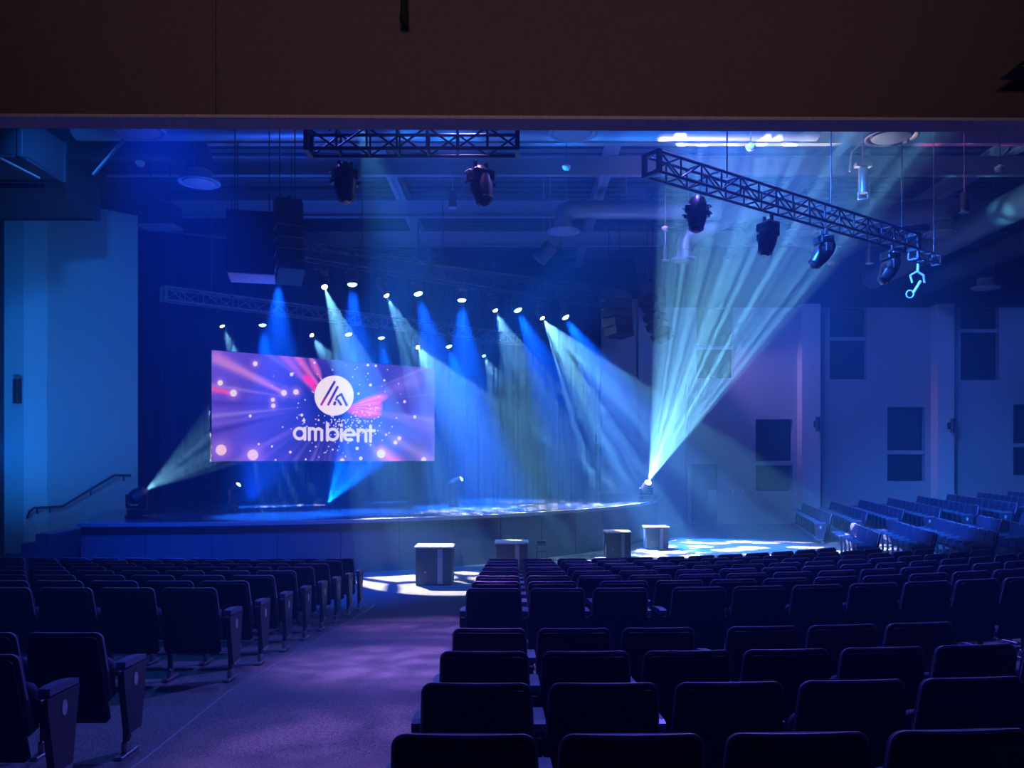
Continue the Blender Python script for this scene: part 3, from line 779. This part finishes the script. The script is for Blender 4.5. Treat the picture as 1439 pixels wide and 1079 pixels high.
duct([(13.6, 17.5, 9.45), (13.6, 32, 9.45)], .42, 'large round duct receding along the right side of the ceiling', duct_m, .02)
duct([(15.7, 17.5, 9.3), (15.7, 32, 9.3)], .4, 'second round duct receding along the far right of the ceiling', ductd_m, .02)
duct([at(1145, 345, 28.4), at(1095, 322, 27.8), at(1040, 334, 27.0)], .24, 'short flexible duct beside the white-lit diffuser', duct_m, .05)
duct([at(775, 345, 24.0), at(757, 366, 24.0)], .22, 'short downward duct stub left of the horizontal duct', ductd_m, 0)
for (x, y, Y, w_, lab) in [(196, 184, 16.2, 72, 'round diffuser at upper left right under the bulkhead'), (280, 257, 19.5, 58, 'violet-lit round diffuser above the left blue wall'),
                       (805, 188, 16.2, 70, 'round diffuser right of the short straight truss'), (1253, 193, 16.2, 72, 'round diffuser, shade put in its colour, at upper right right under the bulkhead'),
                       (792, 326, 24.9, 46, 'round diffuser hanging in the middle over the stage'), (1125, 327, 26.0, 44, 'white-lit round diffuser behind the slanting truss'),
                       (1322, 329, 24.0, 46, 'dark round diffuser at the end of the ribbed duct'), (962, 366, 26.0, 38, 'dim round diffuser left of the tall beam'),
                       (1385, 405, 26.2, 38, 'faint round diffuser low at the far right of the ceiling')]:
    diffuser(at(x, y, Y), w_ * Y / F / 2, lab, ductd_m if x == 1253 else diff_m)  # upper right disc gets a dark colour in place of shade
# rectangular ducts at the left
def rduct(c, d_, label):
    r = MB().box((0, 0, 0), d_, bev=.03)
    for e in (-1, 1): r.box((e * (d_[0] / 2 - .05), 0, 0), (.06, d_[1] + .08, d_[2] + .08))
    for e in (-1, 1): r.box((0, e * (d_[1] / 2 - .05), 0), (d_[0] + .08, .06, d_[2] + .08))
    o = r.build('rectangular_duct', ductd_m); o.location = c
    MB().cyl((.3, .2, d_[2] / 2), (.3, .2, 11.1 - c[2]), .012, n=6).build('hanger_rod', steel_m, o)
    return tag(o, label, 'duct', 'rectangular ducts above the left wall')
rduct((-11.6, 17.5, 9.0), (3.6, 1.6, .8), 'dark rectangular duct at the top left corner, nearest one')
rduct((-11.9, 19.9, 9.1), (2.8, 2.6, 1.0), 'dark rectangular duct behind the nearest one above the left wall')
rduct((-11.6, 21.0, 10.3), (1.9, 1.6, .8), 'dark rectangular duct ending over the blue angled wall')
r = MB().cyl(at(131, 246, 16.4), at(174, 196, 16.4), .035, n=8).build('hanging_brace_rod', steel_m); tag(r, 'pale diagonal brace rod below the upper left diffuser', 'brace rod')
r = MB().cyl(at(0, 222, 16.4), at(55, 250, 17.6), .025, n=8).build('hanging_brace_rod', steel_m); tag(r, 'thin pale brace rod at the far left under the ducts', 'brace rod')

# pendant downlights and sensors
def pendant(x, y, Y, label, s=1.0):
    p = at(x, y, Y); r = empty('pendant_downlight', p, 0, label, 'pendant light', 'cylinder pendant downlights')
    MB().cyl((0, 0, 0), (0, 0, .42 * s), .105 * s, n=20).build('shade', fix_m, r)
    MB().lathe([(.105 * s, -.01), (.108 * s, .01), (.10 * s, .012)], 20).build('rim', metalp_m, r)
    MB().cyl((0, 0, .42 * s), (0, 0, 11.1 - p.z), .012, n=6).build('cord', metalp_m, r)
pendant(636, 292, 22, 'cylinder pendant lamp hanging under the short straight truss')
pendant(1355, 298, 19, 'cylinder pendant lamp hanging at the upper right')
pendant(1222, 370, 23, 'dim cylinder pendant lamp under the slanting truss end')
pendant(935, 366, 24, 'dim cylinder pendant lamp left of the tall beam')
for (x, y, Y, lab) in [(796, 236, 19, 'small ceiling sensor coloured as red-lit on a rod below the middle diffuser'), (935, 322, 23, 'small ceiling sensor coloured as red-lit left of the slanting truss'),
                   (1168, 371, 24, 'small ceiling sensor coloured as pink-lit below the slanting truss'), (1405, 238, 17, 'small ceiling sensor coloured as red-lit at the upper right edge'),
                   (197, 231, 18, 'small violet ceiling sensor at the upper left'), (1055, 208, 16, 'small sensor with spread arms under the bulkhead above the truss')]:
    p = at(x, y, Y); r = empty('ceiling_sensor', p, 0, lab, 'ceiling sensor', 'small ceiling sensors')
    MB().lathe([(.02, -.05), (.07, -.035), (.1, .02), (.1, .05), (.03, .09)], 16).build('dome', redlit_m, r)
    MB().cyl((0, 0, .08), (0, 0, 11.1 - p.z), .009, n=6).build('rod', frame_m, r)

# rigging at right: clamp with lamp, and a small truss stub with a magenta lamp
p = at(1213, 278, 17.5); r = empty('hanging_clamp_lamp', p, 0, 'pale clamp lamp hanging on a pipe above the slanting truss', 'stage light')
MB().cyl((0, 0, .1), (0, 0, .62), .09, n=14).build('body', metalp_m, r)
MB().tube([(-.1, 0, .12), (-.1, 0, -.02), (.1, 0, -.02), (.1, 0, .12)], .02, n=8).build('hook', metalp_m, r)
MB().box((0, 0, .68), (.34, .16, .08), bev=.01).build('clamp', steel_m, r); MB().cyl((0, 0, .7), (0, 0, 11.1 - p.z), .025, n=8).build('hanging_pipe', steel_m, r)
MB().tube([(-.28, 0, .55), (-.24, 0, .95), (.1, 0, 1.3)], .02, n=6).build('cable', white_m, r)
p = at(1290, 412, 17.8); r = empty('yoke_lamp', p, 0, 'magenta-lit yoke lamp hanging beyond the slanting truss end', 'stage light')
MB().tube([(-.12, 0, .22), (-.16, 0, .38), (-.02, 0, .46), (.12, 0, .38), (.14, 0, .22)], .026, n=8).build('yoke', white_m, r)
MB().cyl((-.1, 0, -.0), (.06, 0, .26), .035, n=10).build('arm', white_m, r); MB().tube([(-.17 + .08 * math.cos(a), 0, -.02 + .08 * math.sin(a)) for a in [i * .6283 for i in range(11)]], .018, n=6).build('ring', white_m, r)
MB().cyl((.0, 0, .46), (.0, 0, .62), .03, n=8).build('hanging_stem', white_m, r)
truss('lighting_truss', (p.x - .1, 17.8, p.z + .82), (p.x + .62, 18.3, p.z + 1.0), .2, 'tiny truss stub holding the magenta yoke lamp', 3, trussl_m, (.9,), rad=.016)

# ------------------------------------------------------------------ boxes in front of the stage
def subw(px0, px1, pyt, Y, h, label):
    x0, x1 = (px0 - CX) / F * Y, (px1 - CX) / F * Y; wd = x1 - x0; cx = (x0 + x1) / 2
    zt = EYE - (pyt - HY) / F * Y
    r = empty('subwoofer', (cx, Y + .3, 0), R(0), label, 'speaker', 'cabinets standing before the stage')
    MB().box((0, 0, zt / 2), (wd * .93, .6, zt - .02), bev=.012).build('cabinet', box_m, r)
    MB().box((0, -.01, zt - .0), (wd, .66, .035), bev=.006).build('lid', littop_m, r)['label'] = 'lid coloured pale to look lit'
    MB().box((wd * .16, -.303, zt / 2), (wd * .13, .012, zt * .9)).build('front_strip', metalp_m, r)
    MB().cyl((-wd * .22, -.3, zt * .35), (-wd * .22, -.318, zt * .35), .02, n=12).build('knob', metalp_m, r)
subw(582, 637, 769, 16.9, 0, 'black cabinet with top coloured as white-lit, nearest the aisle, before the stage')
subw(695, 743, 763, 18.2, 0, 'black cabinet with top coloured as white-lit, second from the aisle')
subw(851, 888, 748, 21.5, 0, 'black cabinet with top coloured as white-lit, third from the aisle')
subw(907, 941, 741, 23.6, 0, 'black cabinet with top coloured as white-lit, farthest from the aisle')
p = at(761, 800, 18.9); r = empty('music_stand', (p.x, 18.9, 0), 0, 'thin folding metal stand against the stage front between the cabinets', 'stand')
fs_ = MB()
for (x0, z0, x1, z1) in ((-.1, .0, -.1, .62), (.1, 0, .14, .58), (-.1, .62, .12, .62), (-.12, .45, .1, .48)): fs_.cyl((x0, 0, z0), (x1, 0, z1), .012, n=6)
fs_.build('frame', rail_m, r); MB().box((0, 0, .68), (.2, .1, .07), bev=.01).build('tray', rail_m, r)

# ------------------------------------------------------------------ theatre seats
def rounded_panel(mb, wt, wb, z0, z1, y0, y1, th, cr, lean=0.0, bow=0.0, be=.012):
    """upright panel with rounded top corners; front at -y... leaning by 'lean' backwards (toward -y) at the top"""
    pts = []
    for k in range(7):
        a = math.pi / 2 * k / 6; pts.append((wt / 2 - cr + cr * math.cos(a), z1 - cr + cr * math.sin(a)))
    left = [(-x, z) for (x, z) in pts[::-1]]
    out = [(wb / 2 - .03, z0), (wb / 2, z0 + .03)] + pts + left + [(-wb / 2, z0 + .03), (-wb / 2 + .03, z0)]
    zc = (z0 + z1) / 2; n = len(out)
    rings = []
    for (yo, ins) in ((-th / 2, be), (-th / 2 + be * .8, 0), (th / 2 - be * .8, 0), (th / 2, be)):
        ring_ = []
        for (x, z) in out:
            sx = 1 - ins / (wt / 2); xx = x * sx; zz = zc + (z - zc) * (1 - ins / ((z1 - z0) / 2))
            t_ = (zz - z0) / (z1 - z0); ring_.append((xx, yo + (y0 + y1) / 2 - lean * t_ - bow * (1 - (2 * xx / wt) ** 2), zz))
        rings.append(ring_)
    vs = [p for r_ in rings for p in r_]
    fs = [(k * n + i, k * n + (i + 1) % n, (k + 1) * n + (i + 1) % n, (k + 1) * n + i) for k in range(3) for i in range(n)]
    mb.add(vs, fs, True)
    # caps as strips so that the bow stays clean
    for base, rev in ((0, True), (3 * n, False)):
        f = []
        h = n // 2
        for i in range(h - 1):
            q_ = (base + i, base + i + 1, base + n - 2 - i, base + n - 1 - i)
            f.append(q_[::-1] if rev else q_)
        mb.add(vs, f, True)
    return mb
# local axes: +y toward the stage, back of the chair at y=0
backrest = rounded_panel(MB(), .475, .515, .40, .875, 0.04, .08, .048, .045, .10, .02).mesh('backrest', seatfab_m)
shell = rounded_panel(MB(), .46, .517, .27, .858, .005, .045, .02, .04, .115, .02, .006).mesh('back_shell', shell_m)
sm_ = MB(); rounded_panel(sm_, .40, .43, .0, .28, 0, 0, .08, .06, 0, 0, .02)
sm_.v = [tuple(Matrix.Translation((0, .155, .385)) @ Matrix.Rotation(R(-7), 4, 'X') @ Vector(v)) for v in sm_.v]
seatme = sm_.mesh('seat', seatfab_m)
pp = []
for k in range(9):
    a = math.pi / 2 * k / 8; pp.append((.2375 - .045 + .047 * math.cos(a), .875 - .045 + .047 * math.sin(a)))
pp = [(.2495, .62), (.2445, .72)] + pp; pp = pp + [(x, z) for (x, z) in [(.10, .877), (0, .877), (-.10, .877)]] + [(-x, z) for (x, z) in pp[::-1]]
def backy(x, z):
    return .06 - .10 * (z - .40) / .475 - .02 * (1 - (2 * x / .475) ** 2) - .016
pipme = MB().tube([(x, backy(x, z), z) for (x, z) in pp], .0068, n=6).mesh('rim_light_piping', rim_light_m)
sf = MB(); sf.box((0, .20, .33), (.036, .05, .60), bev=.008).box((0, .20, .585), (.04, .30, .03), bev=.006)
sideme = sf.mesh('side_frame', frame_m)
arme = MB()
prof = [(.115, .605), (.115, .645), (.16, .652), (.30, .648), (.43, .630), (.43, .600)]
arme.prism(prof, 'x', -.033, .033); armme = arme.mesh('armrest', arm_m)
ft = MB().box((0, .20, .012), (.06, .26, .024), bev=.006).box((0, .20, .06), (.04, .09, .08), bev=.01); footme = ft.mesh('foot_plate', foot_m)
ep = MB(); ep.prism([(.09, .595), (.44, .595), (.42, .50), (.36, .16), (.33, .13), (.20, .13), (.17, .16), (.10, .50)], 'x', -.022, .022); endme = ep.mesh('end_panel', endp_m)
trm = MB(); trm.prism([(.19, .125), (.345, .125), (.35, .15), (.185, .15)], 'x', -.027, .027); trimme = trm.mesh('toe_trim', metalp_m)
def plq(sg):
    m_ = MB(); n = 20; m_.add([(sg * .026, .265 + .028 * math.cos(2 * math.pi * i / n), .50 + .045 * math.sin(2 * math.pi * i / n)) for i in range(n)] + [(sg * .02, .265 + .030 * math.cos(2 * math.pi * i / n), .50 + .047 * math.sin(2 * math.pi * i / n)) for i in range(n)],
        [tuple(range(n)) if sg > 0 else tuple(range(n))[::-1]] + [(i, (i + 1) % n, n + (i + 1) % n, n + i) for i in range(n)])
    return m_.mesh('number_plaque', plaque_m)
plqme = {1: plq(1), -1: plq(-1)}
ORD = ['first', 'second', 'third', 'fourth', 'fifth', 'sixth', 'seventh', 'eighth', 'ninth', 'tenth', 'eleventh', 'twelfth', 'thirteenth', 'fourteenth', 'fifteenth', 'sixteenth', 'seventeenth']
def part(name, me, parent, x=0.0):
    o = bpy.data.objects.new(name, me); COL.objects.link(o); o.parent = parent; o.location.x = x; return o
NCH = 0
def chair(x, y, yaw, label, group, inner, outer=None, endside=None):
    """inner: sides (-1/+1) where this seat owns the arm; endside: the side wearing an aisle end panel"""
    global NCH
    NCH += 1
    z = fz(x, y)
    r = empty('theatre_seat', (x, y, z), yaw, label, 'theatre seat', group)
    part('rim_light_piping', pipme, part('backrest', backrest, r)); part('back_shell', shell, r); part('seat', seatme, r)
    for sg in inner:
        xx = sg * .28
        part('side_frame', sideme, r, xx); part('armrest', armme, r, xx); part('foot_plate', footme, r, xx)
        if endside == sg:
            e = part('end_panel', endme, r, xx + sg * .012); part('number_plaque', plqme[sg], e); part('toe_trim', trimme, e)
    return r
def inview(x, y, m_=70):
    if y < 1.0: return False
    px_ = CX + F * x / y; return -m_ < px_ < 1439 + m_
# left block
rowname = lambda r: '%s row from the stage' % ORD[r]
BACKY = [5.52, 4.62]
for r_ in range(8):
    Y0 = 13.9 - .906 * r_
    for i in range(14):
        dxx = .28 + .56 * i; x = -2.63 - dxx; y = Y0 + .010 * dxx * dxx; 
        if x < -13.0 or not inview(x, y): break
        yaw = -math.atan(.020 * dxx)
        chair(x, y, yaw, 'dark seat left of the carpeted aisle, %s from it, %s' % (ORD[i], rowname(r_)), 'seats left of the aisle', (1,), endside=1 if i == 0 else None)
for k, Y0 in enumerate((5.48, 4.57, 3.67)):
    for i in range(4):
        dxx = .28 + .56 * i; x = -2.63 - dxx
        if not inview(x, Y0, 90): break
        chair(x, Y0, 0, 'dark seat behind the cross aisle, left side, %s row, %s from the aisle' % (ORD[k], ORD[i]), 'near seats left of the aisle', (1,), endside=1 if i == 0 else None)
# centre block: arcs
def arcrow(Rr, phimax, gap_after, xstart, lab, group, maxn=40):
    s0 = math.asin((xstart - C0.x) / Rr) * Rr; i = 0; s = s0 + .28
    while i < maxn:
        if gap_after and i == gap_after: s += .15
        ph_ = s / Rr
        if ph_ > phimax: break
        x = C0.x + Rr * math.sin(ph_); y = C0.y - Rr * math.cos(ph_)
        if not inview(x, y): break
        last = (i + 1) == maxn or (s + .56) / Rr > phimax
        inner = [-1]
        if last or (gap_after and i == gap_after - 1): inner.append(1)
        chair(x, y, ph_, lab % ORD[i], group, tuple(inner), endside=-1 if i == 0 else (1 if last else None))
        s += .56; i += 1
for r_ in range(8):
    arcrow(24.1 - (13.75 - .895 * r_), R(33.5), {7: 3, 6: 2, 4: 4}.get(r_), -.47, 'dark seat right of the carpeted aisle, %s from it, ' + rowname(r_), 'seats right of the aisle')
for k, (Y0, n_) in enumerate(((5.62, 6), (4.68, 40), (3.76, 40), (2.86, 40))):
    arcrow(24.1 - Y0, R(33.5), 3 if k == 0 else None, -.45, 'dark seat behind the cross aisle, right side, ' + ORD[k] + ' row, %s from the aisle', 'near seats right of the aisle', n_)
# right blocks: rows running away from the camera
ua = Vector((.2115, .9774)); na = Vector((.9774, -.2115)); ya = math.atan2(.9774, .2115)
yawr = math.atan2(.9774, .2115)
for k in range(8):
    st0 = Vector((8.70, 24.8)) + na * (.56 + .99 * k)
    for i in range(12):
        p = st0 + ua * (.28 + .56 * i)
        if p.x > 23.5 or p.y > 32.1: break
        if not inview(p.x, p.y, 25): continue
        chair(p.x, p.y, yawr, 'blue-lit seat by the side wall, %s row, %s from the aisle' % (ORD[k], ORD[i]), 'seats in the far block by the side wall', (-1, 1) if i == 0 else (1,), endside=-1 if i == 0 else None)
for k in range(6):
    st0 = Vector((8.05, 21.7)) + na * (.56 + .99 * k)
    for i in range(6 + k):
        p = st0 - ua * (.28 + .56 * i)
        if not inview(p.x, p.y, 25): continue
        chair(p.x, p.y, yawr, 'blue-lit seat nearer than the side wall block, %s row, %s from its aisle' % (ORD[k], ORD[i]), 'seats in the block facing the stage at right', (-1, 1) if i == 5 + k else (1,), endside=-1 if i == 5 + k else None)
open('/tmp/ch.txt','w').write(str(NCH))

# ------------------------------------------------------------------ house and effect light, with added unseen fills
def hl_(name, p, aim, ang, pw, c, **k):
    p = Vector(p); return light(name, p, Vector(aim) - p, ang, pw, c, **k)
# violet house light on the aisle
for (ya_, an_, pw_) in ((12.0, 21, 1500), (9.0, 23, 2100), (6.0, 20, 1000)):
    hl_('aisle_light', (-.7, max(ya_, 8.7), 9.3), (-1.02, ya_ - .3, .5), an_, pw_ * 2.2, (.42, .23, 1), blend=1.0, r=.1, gobo=10, warp=.6, lo=.4, hi=1.4, t0=0, t1=.3, seed=ya_)
hl_('aisle_light', (-3.4, 9.6, 9.3), (-2.9, 7.6, .5), 50, 650, (.02, .2, 1), blend=1.0, r=.1)
hl_('front_wash_light', (6, 15, 9), (7.2, 23.5, 0), 30, 3000, (.02, .25, 1), blend=.7, r=.1)
hl_('deck_patch_fill', (-3, 16, 9), (-.8, 22.5, 1.2), 34, 4200, (.4, .75, 1), blend=.3, r=.02, gobo=9, warp=.25, lo=.0, hi=1.0, t0=.03, t1=.10, seed=8)  # unseen spot above the bulkhead edge, added for the deck pattern
# blue washes on the left wall, then added fills
hl_('left_wall_light', (-10.5, 17.0, 2.5), (-12.6, 22.6, 4.5), 80, 1500, (.005, .2, 1), blend=.8, r=.2)
hl_('left_wall_light', (-8.0, 15, 9.5), (-12.0, 23.0, 5.5), 60, 1500, (.01, .2, 1), blend=.9, r=.2)
hl_('fascia_fill', (-5.5, 12.2, 8.8), (-5.5, 18, .6), 62, 11000, (.001, .06, 1), blend=.9, r=.2)  # unseen lamps added to turn the stage front blue
hl_('fascia_fill', (.5, 13.5, 8.8), (0, 19.5, .6), 55, 1800, (.005, .2, 1), blend=.9, r=.2)
for wx_ in (6.5, 10.2, 14.8, 19.5):
    hl_('right_wall_fill', (wx_ - .8, 28.6, 9.9), (wx_ + .8, 33, 3.6), 96, 620, (.035, .14, 1), blend=1, r=.25)  # washers added close to the wall, no fixtures there
hl_('right_wall_fill', (3, 22, 9.8), (13, 33, 5), 60, 1200, (.12, .13, 1), blend=.9, r=.25)
hl_('right_seat_fill', (2.0, 13.2, 9.7), (12, 23.5, 1.2), 44, 42000, (.02, .16, 1), blend=.9, r=.2)  # hidden spot out of frame, added to brighten the right seats
hl_('pilaster_fill', (5.7, 31.7, 7.8), (13.5, 32.75, 3.6), 46, 900, (.45, .32, 1), blend=.9, r=.1)  # invented violet lamp for the bright pilaster edges
hl_('ceiling_colour_fill', (3.0, 24.5, 1.7), at(1335, 258, 20.0), 13, 5000, (1, .06, .8), blend=.3, r=.03, gobo=20, seed=21, lo=.2, hi=2, t0=.2, t1=.4)  # spots without fixtures, added for magenta and cyan ceiling patches
hl_('ceiling_colour_fill', (3.2, 24.8, 1.7), at(1400, 292, 22.0), 15, 4000, (.1, .6, 1), blend=.3, r=.03, gobo=20, seed=23, lo=.2, hi=2, t0=.2, t1=.4)
# ceiling shafts thrown up from the stage
hl_('up_light', (-4.5, 20.2, 1.5), (1.5, 15.5, 10), 50, 22000, (.005, .2, 1), blend=.5, r=.02, gobo=6, lo=.1, hi=2.0, t0=.1, t1=.5, seed=12)
hl_('up_light', (-6.5, 20.5, 1.5), (-4.0, 22, 10.0), 90, 3500, (.01, .09, 1), blend=.9, r=.1)  # wide blue fill added to lighten the ceiling
# unseen lamps above the bulkhead edge, added to rim the seats with light
hl_('seat_rim_fill', (-4.2, 14, 9.8), (-3.4, 7.5, .6), 75, 950, (.10, .10, 1), blend=.9, r=.15)
hl_('seat_rim_fill', (3.0, 14, 9.8), (2.6, 6.8, .6), 85, 4200, (.12, .11, 1), blend=.9, r=.15)
# invented dim warm lamp behind the camera, to tint the bulkhead
hl_('bulkhead_fill', (0, -1.5, 4.6), (0, 6, 8.0), 92, 280, (1, .60, .70), blend=.9, r=.5)
